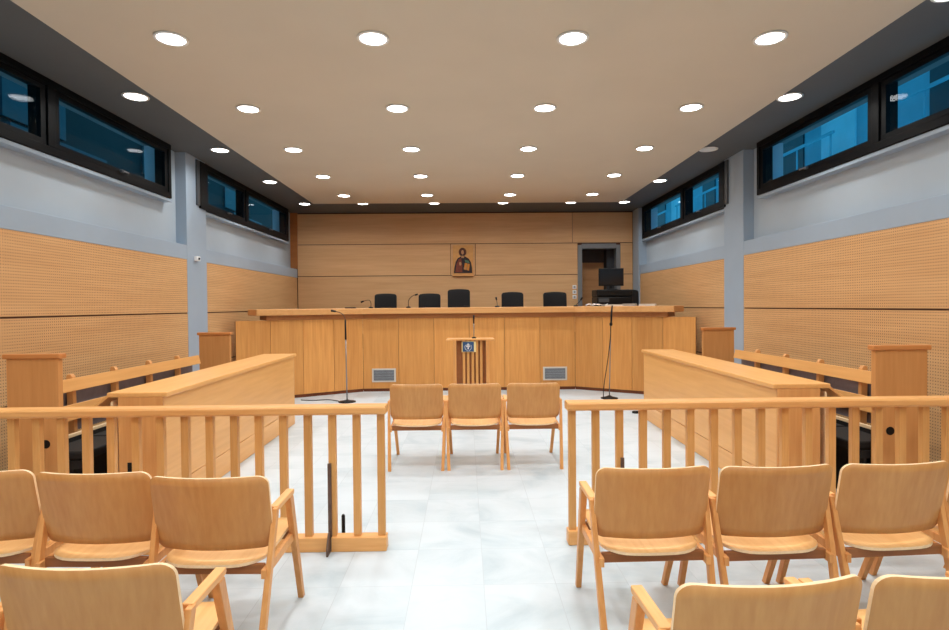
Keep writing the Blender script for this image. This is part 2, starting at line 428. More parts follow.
# light switches beside the door
for k, z in enumerate((1.74, 1.86, 1.98)):
    t = empty('light_switch', (2.615, YB, z))
    MB().box(-.045, .045, -.012, 0, -.043, .043).build('plate', 'white', t, bevel=.003)
    MB().box(-.024, .024, -.02, -.012, -.026, .026).build('rocker', 'greypaper', t, bevel=.002)
    tag(t, ['lowest', 'middle', 'topmost'][k]+' of three white light switches left of the doorway', 'switch', 'light switches beside the doorway')

# ------------------------------------------------------------------ outside
def outside():
    # right: pale flats across the street
    b = empty('apartment_building', (9.5, 0, 0))
    tag(b, 'pale blue-lit apartment block seen through the right windows', 'building')
    MB().box(0, 1, -4, 34, -2, 14).build('wall', 'facade', b)
    for y0 in (3.0, 8.2, 13.6, 19.2, 24.5):
        MB().box(-.04, 0, y0, y0+1.3, 5.2, 7.1).build('window', 'facade2', b)
        MB().box(-.04, 0, y0+2.1, y0+3.2, 4.6, 7.1).build('balcony_door', 'facade_win', b)
        r = MB()
        for k in range(4): r.box(-.9, -.87, y0-.4+k*1.35, y0-.37+k*1.35, 4.6, 5.5)
        r.box(-.92, -.86, y0-.5, y0+3.8, 5.5, 5.56); r.box(-.9, 0, y0-.5, y0+3.8, 4.45, 4.6)
        r.build('balcony', 'facade', b)
        a = MB().box(-.35, 0, y0+1.42, y0+1.95, 6.3, 6.75).build('air_conditioner', 'facade2', b, bevel=.02)
        MB().lathe((-.36, y0+1.62, 6.52), [(.17, 0), (.17, .02), (.05, .02)], 16, axis='x').build('fan_grille', 'facade_win', a)
    # left: dark block set close by so the left windows stay dark
    b = empty('dark_building', (-8.2, 0, 0))
    tag(b, 'dark building with shade put into its colour, outside the left windows', 'building')
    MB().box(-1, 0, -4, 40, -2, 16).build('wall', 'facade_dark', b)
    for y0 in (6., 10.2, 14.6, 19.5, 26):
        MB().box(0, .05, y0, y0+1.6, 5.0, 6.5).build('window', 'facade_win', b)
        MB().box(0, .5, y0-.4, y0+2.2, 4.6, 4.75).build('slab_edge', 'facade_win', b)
outside()

# ------------------------------------------------------------------ downlights
def downlight_proto():
    t = empty('downlight')
    MB().lathe((0, 0, 0), [(.118, 0), (.13, -.004), (.128, -.012), (.108, -.014), (.104, -.004), (.104, 0)], 28).build('trim_ring', 'ring', t)
    MB().lathe((0, 0, 0), [(.104, -.003), (.103, -.009), (.06, -.011), (.01, -.012)], 28).build('lamp', 'lamp', t)
    return t
proto = downlight_proto()
LW_MAIN, LW_BORDER = 11.5, 7.5
ld = bpy.data.lights.new('downlight_beam', 'AREA'); ld.shape = 'DISK'; ld.size = .2; ld.energy = LW_MAIN; ld.color = (.985, 1, .985); ld.spread = math.radians(150)
ld2 = ld.copy(); ld2.energy = LW_BORDER
ordx = ['leftmost', 'second from left', 'third from left', 'rightmost']
ordr = ['nearest', 'second', 'third', 'fourth', 'farthest']
# the prototype must be placed without beam children being copied, so copies are made first
spots = []
for j in range(5):
    for i in range(4):
        spots.append((-2.338+1.6153*i, 4.615+1.615*j, ZP, f'round beige-ceiling lamp, {ordx[i]} in the {ordr[j]} visible row', 'ceiling lamps in rows on the beige panel', ld))
for j in range(4):
    for i in range(4):
        spots.append((-2.338+1.6153*i, 3.0-1.615*j, ZP, 'round recessed ceiling lamp of the beige ceiling above and behind the viewer', 'beige ceiling lamps outside the view', ld))
ordb = ['nearest visible', 'second visible', 'third visible']
for k in range(3): spots.append((-3.43, 6.02+2.04*k, ZC, f'round lamp on the dark ceiling border above the left windows, {ordb[k]} one', 'lamps on the left dark ceiling border', ld2))
ordb = ['one cut by the photo edge', 'nearest whole one', 'dim one in the middle', 'last one before the far corner']
for k in range(4): spots.append((3.525, 4.05+2.04*k, ZC, f'round lamp on the dark border above the right windows, {ordb[k]}', 'lamps on the right dark ceiling border', ld2))
xb = [-3.43, -2.18, -.65, .84, 2.31, 3.47]
nb = ['first from left', 'second from left', 'third from left', 'third from right', 'second from right', 'first from right']
for k in range(6): spots.append((xb[k], 12.26, ZC, f'round lamp on the dark ceiling strip above the far wall, {nb[k]}', 'lamps on the far dark ceiling strip', ld2))
for k in range(3):
    spots.append((-3.43, 3.98-2.04*k, ZC, 'round lamp on the left dark ceiling border outside the view', 'border lamps outside the view', ld2))
    if k: spots.append((3.525, 4.05-2.04*k, ZC, 'round lamp on the right dark ceiling border outside the view', 'right border lamps outside the view', ld2))
roots = [proto]+[copy_tree(proto) for _ in spots[1:]]
for o, (x, y, z, lab, grp, data) in zip(roots, spots):
    if 'dim one' in lab:
        for ch in o.children:
            if ch.name.startswith('lamp'):
                ch.data = ch.data.copy(); ch.data.materials[0] = M['lamp_dim']
    o.location = (x, y, z-.001); tag(o, lab, 'ceiling light', grp)
    if 'dim one' in lab: continue
    l = bpy.data.objects.new('beam', data); l.location = (x, y, z-.03); col.objects.link(l)

# ------------------------------------------------------------------ chairs
def rounded_x(hw, r, n=6):
    xs = [-hw+r*(1-math.cos(PI/2*k/n)) for k in range(n+1)]
    mid = [-hw+r+(2*hw-2*r)*k/10 for k in range(1, 10)]
    return xs+mid+[-x for x in xs[::-1]]
def shell(xs, lo, hi, pos, th, nv=8):
    """plywood sheet: columns xs, param range lo(x)..hi(x), pos(x,v,side)"""
    mb = MB(); bm = mb.bm; g = []
    for sd in (0, 1):
        rows = []
        for x in xs:
            a, b = lo(x), hi(x)
            rows.append([bm.verts.new(pos(x, a+(b-a)*k/nv, sd*th)) for k in range(nv+1)])
        g.append(rows)
    n = len(xs)
    for sd in (0, 1):
        for i in range(n-1):
            for k in range(nv):
                f = bm.faces.new((g[sd][i][k], g[sd][i+1][k], g[sd][i+1][k+1], g[sd][i][k+1])); f.smooth = True
    for i in range(n-1):
        for k in (0, nv):
            f = bm.faces.new((g[0][i][k], g[0][i+1][k], g[1][i+1][k], g[1][i][k])); f.material_index = 1
    for i in (0, n-1):
        for k in range(nv):
            f = bm.faces.new((g[0][i][k], g[0][i][k+1], g[1][i][k+1], g[1][i][k])); f.material_index = 1
    return mb
def corner(x, hw, r):
    e = abs(x)-(hw-r)
    return r-math.sqrt(max(r*r-e*e, 0)) if e > 0 else 0
def make_chair():
    t = empty('armchair')
    hw = .266
    def back_pos(x, z, o):
        lean = (.80-z)*.20                       # bottom further forward than the top
        bow = -.05*(1-(x/hw)**2)+.018
        return (x, lean+bow+o, z)
    s = shell(rounded_x(hw, .045), lambda x: .464+corner(x, hw, .045), lambda x: .808-corner(x, hw, .045), back_pos, .013)
    s.build('backrest', ['chair', 'ply_edge'], t)
    hs = .232
    def seat_pos(x, y, o):
        u = y/.5
        z = .414+.032*u-.010*math.sin(PI*min(max(u, 0), 1))-.05*max(u-.88, 0)*2+.010*(x/hs)**2
        return (x, y, z-o)
    s = shell(rounded_x(hs, .13), lambda x: .0+corner(x, hs, .13)*.85, lambda x: .50-corner(x, hs, .06), seat_pos, .013)
    s.build('seat', ['chair_seat', 'ply_edge'], t)
    for sx in (-1, 1):
        MB().bar((sx*.250, -.070, 0), (sx*.272, .095, .636), .03, .034, .022, .036).build('leg', 'chair_solid', t, bevel=.003)
        MB().bar((sx*.240, .535, 0), (sx*.264, .292, .622), .028, .034, .032, .046).build('leg', 'chair_solid', t, bevel=.003)
        a = MB().prism_x([(.10, .615), (.325, .622), (.335, .632), (.332, .648), (.10, .640)], sx*.240, sx*.278)
        a.build('armrest', 'chair_arm', t, bevel=.004)
        MB().prism_x([(.0, .352), (.41, .372), (.41, .415), (.0, .392)], sx*.236, sx*.258).build('side_rail', 'chair_solid', t, bevel=.002)
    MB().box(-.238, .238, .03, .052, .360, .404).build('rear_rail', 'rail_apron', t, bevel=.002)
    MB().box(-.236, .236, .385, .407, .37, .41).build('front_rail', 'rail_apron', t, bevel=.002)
    return t
chair = make_chair()
GV = 'wooden armchairs in rows for the public'
GM = 'wooden armchairs side by side facing the dais'
chairs = [
 (-.475, 5.385, 0, 'wooden armchair facing the dais, left of the three before the lectern', GM),
 (.083, 5.385, 0, 'wooden armchair facing the dais, middle of the three before the lectern', GM),
 (.648, 5.385, 0, 'wooden armchair facing the dais, right of the three before the lectern', GM),
 (-1.148, 2.50, -.03, 'wooden armchair at the aisle in front of the left railing', GV),
 (-1.715, 2.59, -.03, 'wooden armchair second from the aisle in front of the left railing', GV),
 (-2.29, 2.64, 0, 'wooden armchair cut by the left photo edge in the row at the left railing', GV),
 (.860, 2.555, .02, 'wooden armchair at the aisle in front of the right railing', GV),
 (1.43, 2.55, .03, 'wooden armchair second from the aisle in front of the right railing', GV),
 (2.002, 2.57, .06, 'wooden armchair third from the aisle in front of the right railing', GV),
 (2.60, 2.66, .10, 'wooden armchair beyond the right photo edge, only a front leg showing', GV),
 (-1.125, 1.648, -.02, 'close wooden armchair at the aisle in the bottom left corner', GV),
 (-1.70, 1.65, 0, 'close wooden armchair barely showing at the bottom left photo edge', GV),
 (.824, 1.487, .07, 'close wooden armchair at the aisle in the bottom right foreground', GV),
 (1.381, 1.512, .06, 'close wooden armchair in the bottom right corner beside the foreground aisle chair', GV),
]
cr = [chair]+[copy_tree(chair) for _ in chairs[1:]]
for o, (x, y, rz, lab, grp) in zip(cr, chairs):
    o.location = (x, y, 0); o.rotation_euler.z = rz; tag(o, lab, 'chair', grp)

for o in cr[:3]:
    for ch in o.children:
        if ch.name.startswith('backrest'): ch.scale.x = .955

# ------------------------------------------------------------------ railings
def railing(xe, s, Y, xw, lab, post_k):
    """xe end at the aisle, s direction towards the wall, Y front face"""
    t = empty('railing', (xe, Y, 0)); tag(t, lab, 'railing')
    L = abs(xw-xe)
    MB().box(0, s*L, 0, .085, 0, .092).build('base_rail', 'fence_h', t, bevel=.006)
    MB().prism_x([(-.01, .872), (.095, .872), (.102, .885), (.102, .915), (.09, .927), (-.008, .927), (-.018, .915), (-.018, .885)], -s*.004, s*L).build('handrail', 'fence_h', t, bevel=.003)
    n = int((L-.03)/.1545)+1
    for k in range(n):
        x = s*(.033+.1545*k)
        if abs(x) > L-.03: break
        MB().box(x-.0235, x+.0235, .024, .064, .09, .875).build('baluster', 'fence_v', t, bevel=.003)
    x = s*(.033+.1545*post_k)-.014 if s < 0 else s*(.033+.1545*post_k)+.014
    b = MB()
    b.box(x-.012, x+.010, .008, .023, .092, .56); b.box(x-.012, x+.010, -.010, .0, .01, .10); b.box(x-.012, x+.010, -.010, .023, .092, .10)
    b.prism_x([(-.07, 0), (0, 0), (0, .13), (-.02, .13), (-.07, .05)], x-.008, x+.004)
    b.build('steel_bracket', 'dark_steel', t, bevel=.001)
    MB().lathe((x+.062, .11, 0), [(.012, 0), (.012, .19), (.008, .2)], 10).build('floor_bolt', 'plastic', t)
    return t
railing(-.512, -1, 3.567, XL, 'waist-high wooden railing with balusters left of the aisle', 2)
railing(.652, 1, 3.61, XR, 'waist-high wooden railing with balusters right of the aisle', 2)

# ------------------------------------------------------------------ side desks
def desk(x_in, s, y0, y1, lab):
    """x_in inner edge of the top; s direction to the wall"""
    t = empty('counsel_desk', (x_in, y0, 0), -s*.017); tag(t, lab, 'desk')
    L = y1-y0
    MB().box(0, s*.435, 0, L, .90, .935).build('desktop', 'desk_h', t, bevel=.006)
    MB().box(s*.03, s*.05, .02, L-.02, .21, .90).build('front_panel', 'desk_h', t)
    MB().box(s*.026, s*.05, .02, L-.02, .004, .205).build('kick_board', 'desk_h', t)
    MB().box(s*.03, s*.355, .0, .02, .0, .90).build('end_panel', 'desk_v', t, bevel=.002)
    MB().box(s*.03, s*.355, L-.02, L, .0, .90).build('end_panel', 'desk_v', t, bevel=.002)
    MB().box(s*.34, s*.355, .022, L-.022, .0, .90).build('rear_panel', 'desk_v', t)
    MB().prism_y([(s*.398, 0), (s*.413, 0), (s*.413, .86), (s*.405, .875), (s*.398, .86)], .01, .3).build('support_fin', 'ply_edge', t, bevel=.003)
    # sloping document shelf on the seated side
    MB().prism_y([(s*.435, .90), (s*.445, .915), (s*.60, .80), (s*.59, .785)], .03, L-.03).build('sloping_shelf', ['desk_h'], t, bevel=.002)
    MB().box(s*.262, s*.292, -.003, .002, .31, .42).build('cable_slot', 'plastic', t)
    return t
desk(-2.20, -1, 4.19, 7.58, 'long closed wooden desk standing left of the aisle')
desk(2.335, 1, 4.25, 7.66, 'long closed wooden desk standing right of the aisle')

# ------------------------------------------------------------------ pews along the side walls
def pew(s, xb, near, far, lab):
    """xb backrest x; near/far = (y, x_outer, x_inner) of the end screens"""
    t = empty('pew', (0, near[0], 0)); tag(t, lab, 'bench')
    Y0 = near[0]; L = far[0]-Y0
    for (yy, xo, xi) in (near, far):
        y = yy-Y0
        e = MB().box(xo+(.02 if xo < xi else -.02), xi-(.02 if xo < xi else -.02), y, y+.05, 0, 1.185).build('end_screen', 'screen', t, bevel=.003)
        MB().box(xo, xi, y-.015, y+.065, 1.185, 1.222).build('cap', 'screen_cap', e, bevel=.006)
        if yy == near[0]:
            hx, hz = ((-3.13, .548) if s < 0 else (3.232, .568))
            MB().lathe((hx, -.003, hz), [(.032, 0), (.032, .004)], 20, axis='y').build('cable_hole', 'plastic', e)
    a, b = .07, L-.62
    MB().prism_y([(xb, .862), (xb+s*.02, .862), (xb+s*.045, .962), (xb+s*.025, .968)], a, b).build('top_board', 'desk_h', t, bevel=.003)
    MB().prism_y([(xb-s*.035, .63), (xb-s*.015, .63), (xb, .755), (xb-s*.02, .758)], a, b).build('back_board', 'desk_h', t, bevel=.003)
    MB().box(xb-s*.06, xb-s*.035, a, L-.02, .498, .525).build('seat_rail', 'ply_edge', t, bevel=.003)
    MB().box(xb-s*.055, xb-s*.035, a, L-.02, .03, .497).build('back_apron', 'cushion', t)
    for k in range(4):
        y = .60+k*.595
        if y > b-.05: break
        MB().prism_y([(xb+s*.02, 0), (xb+s*.075, 0), (xb+s*.095, .975), (xb+s*.085, 1.0), (xb+s*.055, 1.0), (xb+s*.04, .975)], y, y+.045).build('back_post', 'desk_v', t, bevel=.006)
    MB().box(xb+s*.105, xb+s*.12, a, b, .50, .85).build('rear_panel', 'pew_grey', t)
    for k in range(5):
        w = (b-a)/5
        MB().box(xb-s*.07, xb-s*.42, a+k*w+.015, a+(k+1)*w-.015, .40, .47).build('seat_cushion', 'cushion', t, bevel=.015)
    MB().box(xb-s*.065, xb-s*.38, a, b, .34, .40).box(xb-s*.30, xb-s*.32, a, b, 0, .34).build('seat_box', 'cushion', t)
    return t
pew(-1, -3.30, (4.25, -3.43, -3.01), (7.72, -3.63, -3.175), 'wooden pew with open back along the left wall')
pew(1, 3.40, (4.25, 3.10, 3.54), (7.75, 3.26, 3.73), 'wooden pew with open back along the right wall')

# ------------------------------------------------------------------ judges' dais and bench
o = MB().prism([(-1.95, 10.55), (2.08, 10.55), (3.55, 9.75), (4.0, 9.75), (4.0, 13.03), (4.0, 13.48), (-3.94, 13.48), (-3.94, 9.75), (-3.5, 9.75)], 0.001, .55).build('judges_platform', 'carpet'); tag(o, 'raised carpeted platform behind the judges\' bench', 'platform')
B = empty('judges_bench', (0, 10.35, 0)); tag(B, 'long high wooden judges\' bench with angled wings spanning the far end', 'bench')
PW = [(-3.72, 9.22), (-1.87, 10.35), (2.01, 10.35), (3.77, 9.20)]
def off(p, q, d):   # offset point set to the back of a segment
    ux, uy = q[0]-p[0], q[1]-p[1]; l = math.hypot(ux, uy); return (-uy/l*d, ux/l*d)
segs = [(PW[0], PW[1], 4), (PW[1], PW[2], 6), (PW[2], PW[3], 4)]
for p, q, n in segs:
    nx, ny = off(p, q, 1)
    ux, uy = (q[0]-p[0])/n, (q[1]-p[1])/n; l = math.hypot(ux, uy); gx, gy = ux/l*.003, uy/l*.003
    for k in range(n):
        a = (p[0]+ux*k+gx, p[1]+uy*k+gy-10.35); b = (p[0]+ux*(k+1)-gx, p[1]+uy*(k+1)-gy-10.35)
        MB().prism([a, b, (b[0]+nx*.03, b[1]+ny*.03), (a[0]+nx*.03, a[1]+ny*.03)], .055, 1.335).build('front_panel', 'bench_v', B)
    a = (p[0], p[1]-10.35); b = (q[0], q[1]-10.35)
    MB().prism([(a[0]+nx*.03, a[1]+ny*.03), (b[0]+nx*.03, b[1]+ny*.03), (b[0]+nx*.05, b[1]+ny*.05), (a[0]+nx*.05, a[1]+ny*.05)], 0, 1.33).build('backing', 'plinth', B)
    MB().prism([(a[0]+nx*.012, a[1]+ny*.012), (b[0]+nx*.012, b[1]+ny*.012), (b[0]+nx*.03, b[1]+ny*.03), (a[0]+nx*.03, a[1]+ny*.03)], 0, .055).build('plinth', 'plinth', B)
for p, q, sgn in ((PW[0], PW[1], 0), (PW[3], PW[2], 1)):
    # return board closing the end of a wing
    x, y = p; sx = -1 if sgn == 0 else 1
    MB().box(x, x+sx*-.03, y-10.35+.03, y-10.35+.50, 0, 1.335).build('end_board', 'bench_v', B)
def band(fr, dep, z0, z1, tl, tr, name, mat, bev):
    """polyline slab following the bench, front pushed out by fr, depth dep, cut at tl/tr along the wings"""
    L0 = (PW[1][0]+(PW[0][0]-PW[1][0])*tl, PW[1][1]+(PW[0][1]-PW[1][1])*tl)
    R0 = (PW[2][0]+(PW[3][0]-PW[2][0])*tr, PW[2][1]+(PW[3][1]-PW[2][1])*tr)
    pts = [L0, PW[1], PW[2], R0]
    def line(d):
        out = []
        ns = [off(pts[i], pts[i+1], 1) for i in range(3)]
        out.append((pts[0][0]+ns[0][0]*d, pts[0][1]+ns[0][1]*d))
        for i in (1, 2):
            a, b = ns[i-1], ns[i]; k = d/(1+a[0]*b[0]+a[1]*b[1])
            out.append((pts[i][0]+(a[0]+b[0])*k, pts[i][1]+(a[1]+b[1])*k))
        out.append((pts[3][0]+ns[2][0]*d, pts[3][1]+ns[2][1]*d)); return out
    f, bk = line(-fr), line(dep)
    P = [(x, y-10.35) for x, y in f+bk[::-1]]
    MB().prism(P, z0, z1).build(name, mat, B, bevel=bev)
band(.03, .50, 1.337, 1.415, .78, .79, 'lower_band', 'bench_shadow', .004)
band(.11, .62, 1.416, 1.522, .86, .85, 'top_slab', 'bench_top', .012)
band(-.50, .98, 1.20, 1.23, .02, .02, 'work_surface', 'bench_top', .004)
for x0, x1 in ((-1.712, -1.278), (1.418, 1.858)):
    v = MB().box(x0, x1, -.012, 0, .172, .42)
    vo = v.build('vent_grille', 'vent_frame', B, bevel=.003)
    sl = MB().box(x0+.03, x1-.03, -.0135, -.012, .20, .392).build('recess', 'vent_dark', vo)
    m = MB(); n = 24
    for k in range(n):
        x = x0+.035+(x1-x0-.07)*k/(n-1); m.box(x-.004, x+.004, -.018, -.0135, .20, .392)
    for z in (.25, .296, .342): m.box(x0+.03, x1-.03, -.02, -.0135, z-.003, z+.003)
    m.build('slats', 'vent_slat', vo)

# judges' armchairs ----------------------------------------------------
def judge_chair(x, y, w, ztop, lab, z0=.55):
    t = empty('office_chair', (x, y, z0), PI); tag(t, lab, 'office chair', 'black leather office chairs behind the judges\' bench')
    h = ztop-z0
    st = MB()
    for k in range(5):
        a = 2*PI*k/5+.3; c_, s_ = math.cos(a), math.sin(a)
        st.tube([(0, 0, .10), (c_*.28, s_*.28, .06)], [.03, .02], 8); st.lathe((c_*.28, s_*.28, 0), [(.02, 0), (.028, .015), (.028, .04), (.02, .055)], 10)
    st.build('star_base', 'plastic', t)
    MB().lathe((0, 0, .08), [(.03, 0), (.03, .3)], 12).build('gas_lift', 'steel', t)
    MB().box(-w/2, w/2, -.24, .24, .38, .49).build('seat', 'leather', t, bevel=.03, seg=3)
    # padded back with slightly arched top edge
    hw = w/2
    s = shell(rounded_x(hw, .05), lambda xx: .5, lambda xx: h-corner(xx, hw, .045)-.02*(xx/hw)**2,
              lambda xx, z, o: (xx, -.22-.10*(z-.5)-.02*(1-(xx/hw)**2)-o, z), .075)
    b = s.build('backrest', ['leather', 'leather'], t, bevel=.012, seg=3)
    for sx in (-1, 1):
        MB().tube(spline([(sx*(hw-.02), -.15, .42), (sx*(hw+.04), -.12, .55), (sx*(hw+.04), -.08, .66), (sx*(hw+.04), .14, .66), (sx*(hw+.03), .17, .60)], 4), .018, 8).build('armrest', 'plastic', t)
    return t
for x, w, zt, lab in ((-1.636, .45, 1.82, 'black office chair behind the judges\' bench, first from left'),
                      (-.733, .45, 1.815, 'black office chair behind the judges\' bench, second from left'),
                      (-.129, .46, 1.90, 'taller black office chair behind the middle of the judges\' bench'),
                      (.978, .45, 1.83, 'black office chair behind the judges\' bench, second from right of the five'),
                      (1.857, .48, 1.825, 'black office chair behind the judges\' bench, rightmost of the five')):
    judge_chair(x, 11.38, w, zt, lab)
judge_chair(3.43, 11.6, .46, 1.87, 'black office chair half hidden behind the printer at the right end')

# icon on the far wall ---------------------------------------------------
ic = empty('icon_painting', (-.042, YB-.001, 2.30)); tag(ic, 'small gilt icon painting of a robed haloed figure on the far wall', 'painting')
MB().box(-.262, .262, -.035, 0, .0, .715).build('panel', 'icon_gold', ic, bevel=.004)
MB().box(-.275, .275, -.05, 0, -.045, -.002).build('ledge', 'bench_top', ic, bevel=.004)
yf = -.036
def flat(pts, d, mat, nm):
    MB().prism_y([(x, z) for x, z in pts], yf-d, yf).build(nm, mat, ic)
ic.scale = (.93, 1, .97)
circ = lambda cx, cz, rx, rz, n=28: [(cx+rx*math.cos(2*PI*k/n), cz+rz*math.sin(2*PI*k/n)) for k in range(n)]
flat([(-.235, .03), (.235, .03), (.23, .16), (.205, .29), (.15, .38), (.05, .44), (-.05, .44), (-.14, .39), (-.19, .30), (-.225, .16)], .002, 'icon_robe', 'robe')
flat([(-.20, .05), (-.02, .05), (-.02, .22), (-.05, .40), (-.12, .36), (-.165, .26)], .003, 'icon_tunic', 'tunic')
flat([(.04, .36), (.14, .33), (.17, .27), (.06, .29)], .003, 'icon_green', 'mantle')
flat(circ(-.01, .545, .098, .105), .002, 'icon_hair', 'halo_rim')
flat(circ(-.01, .545, .082, .088), .003, 'icon_tunic', 'halo')
flat(circ(-.01, .535, .062, .088), .004, 'icon_hair', 'hair')
flat(circ(-.01, .54, .036, .056), .005, 'icon_skin', 'face')
flat([(-.035, .46), (.015, .46), (.03, .40), (-.045, .40)], .004, 'icon_skin', 'neck')
flat([(.02, .12), (.15, .09), (.175, .25), (.045, .28)], .004, 'icon_book', 'book')
flat([(.085, .105), (.095, .103), (.118, .262), (.108, .264)], .005, 'icon_green', 'book_spine')
flat(circ(-.07, .26, .03, .045, 12), .005, 'icon_skin', 'hand')
flat(circ(.05, .15, .035, .022, 12), .006, 'icon_skin', 'hand')

# ------------------------------------------------------------------ lectern
T = empty('lectern', (.062, 7.2, -.0)); tag(T, 'slim wooden lectern with curved top and blue plaque behind the middle chair', 'lectern')
arc = []
for k in range(17):
    a = -1+2*k/16; arc.append((.31*a, .08-.13*a*a))
pts = arc+[(.30, .30), (-.30, .30)]
MB().prism(pts, 1.105, 1.128).build('top_board', 'fence_h', T, bevel=.004)
for x in (-.20, .22): MB().box(x-.02, x+.02, .02, .26, .03, 1.105).build('side_post', 'desk_v', T, bevel=.004)
for x in (-.085, -.03, .03, .085, .14): MB().box(x-.017, x+.017, .10, .125, .03, 1.105).build('slat', 'fence_v', T, bevel=.003)
MB().box(-.18, .20, .135, .145, .03, 1.10).build('gap_shade_board', 'gap', T)  # sheet behind the slats, toned darker to stand for shade in the gaps
MB().box(-.22, .24, -.02, .32, 0, .03).build('base', 'desk_v', T, bevel=.004)
pl = MB().box(-.112, .072, .085, .095, .955, 1.092).build('plaque', 'cream', T, bevel=.001)
MB().box(-.10, .045, .082, .085, .96, 1.087).build('blue_field', 'blue', pl)
e = MB(); y0, y1 = .079, .082
e.box(-.037, -.021, y0, y1, 0.993, 1.053); e.box(-.055, -.003, y0, y1, 1.021, 1.037)
e.prism_y([(-.029, 1.07), (-.055, 1.042), (-.003, 1.042)], y0, y1)
for k in range(9):
    for sx in (-1, 1):
        a = -PI/2+sx*(.25+k*.24); e.lathe((-.028+.042*math.cos(a), y0, 1.020+.045*math.sin(a)), [(.004, 0), (.004, .003)], 6, axis='y')
e.build('white_emblem', 'white', pl)
m = empty('lectern_microphone', (.11, 7.36, 1.128)); tag(m, 'slender black microphone rising straight from the lectern top', 'microphone')
MB().lathe((0, 0, 0), [(.03, 0), (.03, .012), (.012, .02)], 14).build('base', 'plastic', m)
MB().tube([(0, 0, .015), (0, 0, .20)], .006).build('stem', 'steel', m)
MB().tube([(0, 0, .19), (0, 0, .30)], [.009, .012]).build('microphone_head', 'plastic', m)
o = MB().tube(spline([(.18, 7.53, 1.13), (.17, 7.54, .95), (.21, 7.55, .8), (.17, 7.56, .6), (.16, 7.56, .3), (.2, 7.58, .03), (.3, 7.7, .008)]), .005, 6).build('lectern_cable', 'plastic')
tag(o, 'thin black cable hanging down behind the lectern', 'cable')

# ------------------------------------------------------------------ floor microphone stands
s1 = empty('microphone_stand', (-1.94, 9.24, 0)); tag(s1, 'black microphone stand with round base, left before the judges\' bench', 'microphone stand', 'floor microphone stands')
MB().lathe((0, 0, 0), [(.14, 0), (.14, .012), (.06, .028), (.02, .04)], 28).build('base', 'plastic', s1)
MB().tube([(0, 0, .03), (-.01, 0, 1.10)], .010).build('pole', 'steel', s1)
MB().tube([(-.01, 0, 1.02), (-.012, 0, 1.34)], [.016, .013]).build('clutch', 'plastic', s1)
MB().tube(spline([(-.012, 0, 1.34), (-.03, 0, 1.40), (-.09, 0, 1.455), (-.17, 0, 1.48)]), .006).build('gooseneck', 'dark_steel', s1)
MB().tube([(-.165, 0, 1.478), (-.24, 0, 1.492)], [.014, .018]).build('microphone_head', 'plastic', s1)
s2 = empty('microphone_stand', (2.37, 9.30, 0)); tag(s2, 'black microphone stand with hanging microphone, right before the judges\' bench', 'microphone stand', 'floor microphone stands')
MB().lathe((0, 0, 0), [(.14, 0), (.14, .012), (.06, .03), (.02, .05)], 28).build('base', 'plastic', s2)
MB().tube([(0, 0, .03), (.03, 0, 1.25)], .008).build('pole', 'steel', s2)
MB().tube(spline([(.03, 0, 1.22), (.036, 0, 1.38), (.05, 0, 1.50), (.045, -.04, 1.53), (.03, -.08, 1.47)]), .011).build('gooseneck', 'plastic', s2)
MB().tube([(.03, -.08, 1.48), (.012, -.09, 1.24)], [.010, .016]).build('microphone', 'plastic', s2)
MB().lathe((.01, -.09, 1.20), [(.012, 0), (.026, .02), (.026, .045), (.012, .06)], 12).build('microphone_head', 'plastic', s2)
o = MB().tube(spline([(2.37, 9.19, 1.20), (2.36, 9.18, 1.0), (2.31, 9.17, .62), (2.25, 9.16, .25), (2.24, 9.15, .02), (2.31, 9.12, .008), (2.52, 9.0, .008), (2.62, 8.6, .008), (2.72, 8.2, .008), (2.55, 8.05, .008)]), .007, 6).build('microphone_cable', 'plastic')
tag(o, 'black cable drooping from the right microphone stand to the floor', 'cable')
o = MB().tube(spline([(-2.09, 9.3, .008), (-2.3, 9.45, .008), (-2.55, 9.40, .008), (-2.75, 9.45, .008)]), .007, 6).build('microphone_cable', 'plastic')
tag(o, 'black cable lying on the floor left of the left microphone stand', 'cable')
o = MB().lathe((0, 0, 0), [(.05, 0), (.05, .02), (.035, .03), (.01, .032)], 18).build('floor_socket', 'plastic'); o.location = (2.42, 8.02, .0)
tag(o, 'small black floor socket beside the far end of the right desk', 'socket')

# ------------------------------------------------------------------ things on the bench
ZS = 1.522
def desk_mic(x, y, pts, lab):
    t = empty('desk_microphone', (x, y, ZS)); tag(t, lab, 'microphone', 'gooseneck microphones on the judges\' bench')
    MB().lathe((0, 0, 0), [(.045, 0), (.045, .018), (.015, .03)], 16).build('base', 'plastic', t)
    P = spline(pts)
    MB().tube(P, .006, 6).build('gooseneck', 'plastic', t)
    d = (P[-1]-P[-3]).normalized()
    MB().tube([P[-1], P[-1]+d*.06], [.014, .018]).build('microphone_head', 'plastic', t)
desk_mic(-1.76, 10.6, [(0, 0, .02), (0, 0, .10), (-.03, 0, .15), (-.10, 0, .145), (-.13, 0, .135)], 'gooseneck microphone left of the first judge\'s chair, bending left')
desk_mic(-1.06, 10.6, [(0, 0, .02), (0, 0, .12), (.03, 0, .18), (.09, 0, .23), (.12, 0, .24)], 'gooseneck microphone between the first two judges\' chairs, bending right')
desk_mic(.60, 10.6, [(0, 0, .02), (0, 0, .06), (-.005, 0, .10), (-.01, 0, .13)], 'short upright microphone left of the fourth judge\'s chair')
desk_mic(2.08, 10.6, [(0, 0, .02), (.02, 0, .05), (.05, 0, .07), (.09, 0, .12)], 'bent microphone between the fifth judge\'s chair and the printer')
o = MB().box(-.1, .1, -.04, .04, 0, .022).build('conference_unit', 'plastic', bevel=.008); o.location = (-2.12, 10.5, ZS)
tag(o, 'flat black device lying left on the judges\' bench top', 'device')
o = MB().box(-.05, .05, -.05, .05, 0, .035).build('conference_unit', 'plastic', bevel=.008); o.location = (.02, 10.55, ZS)
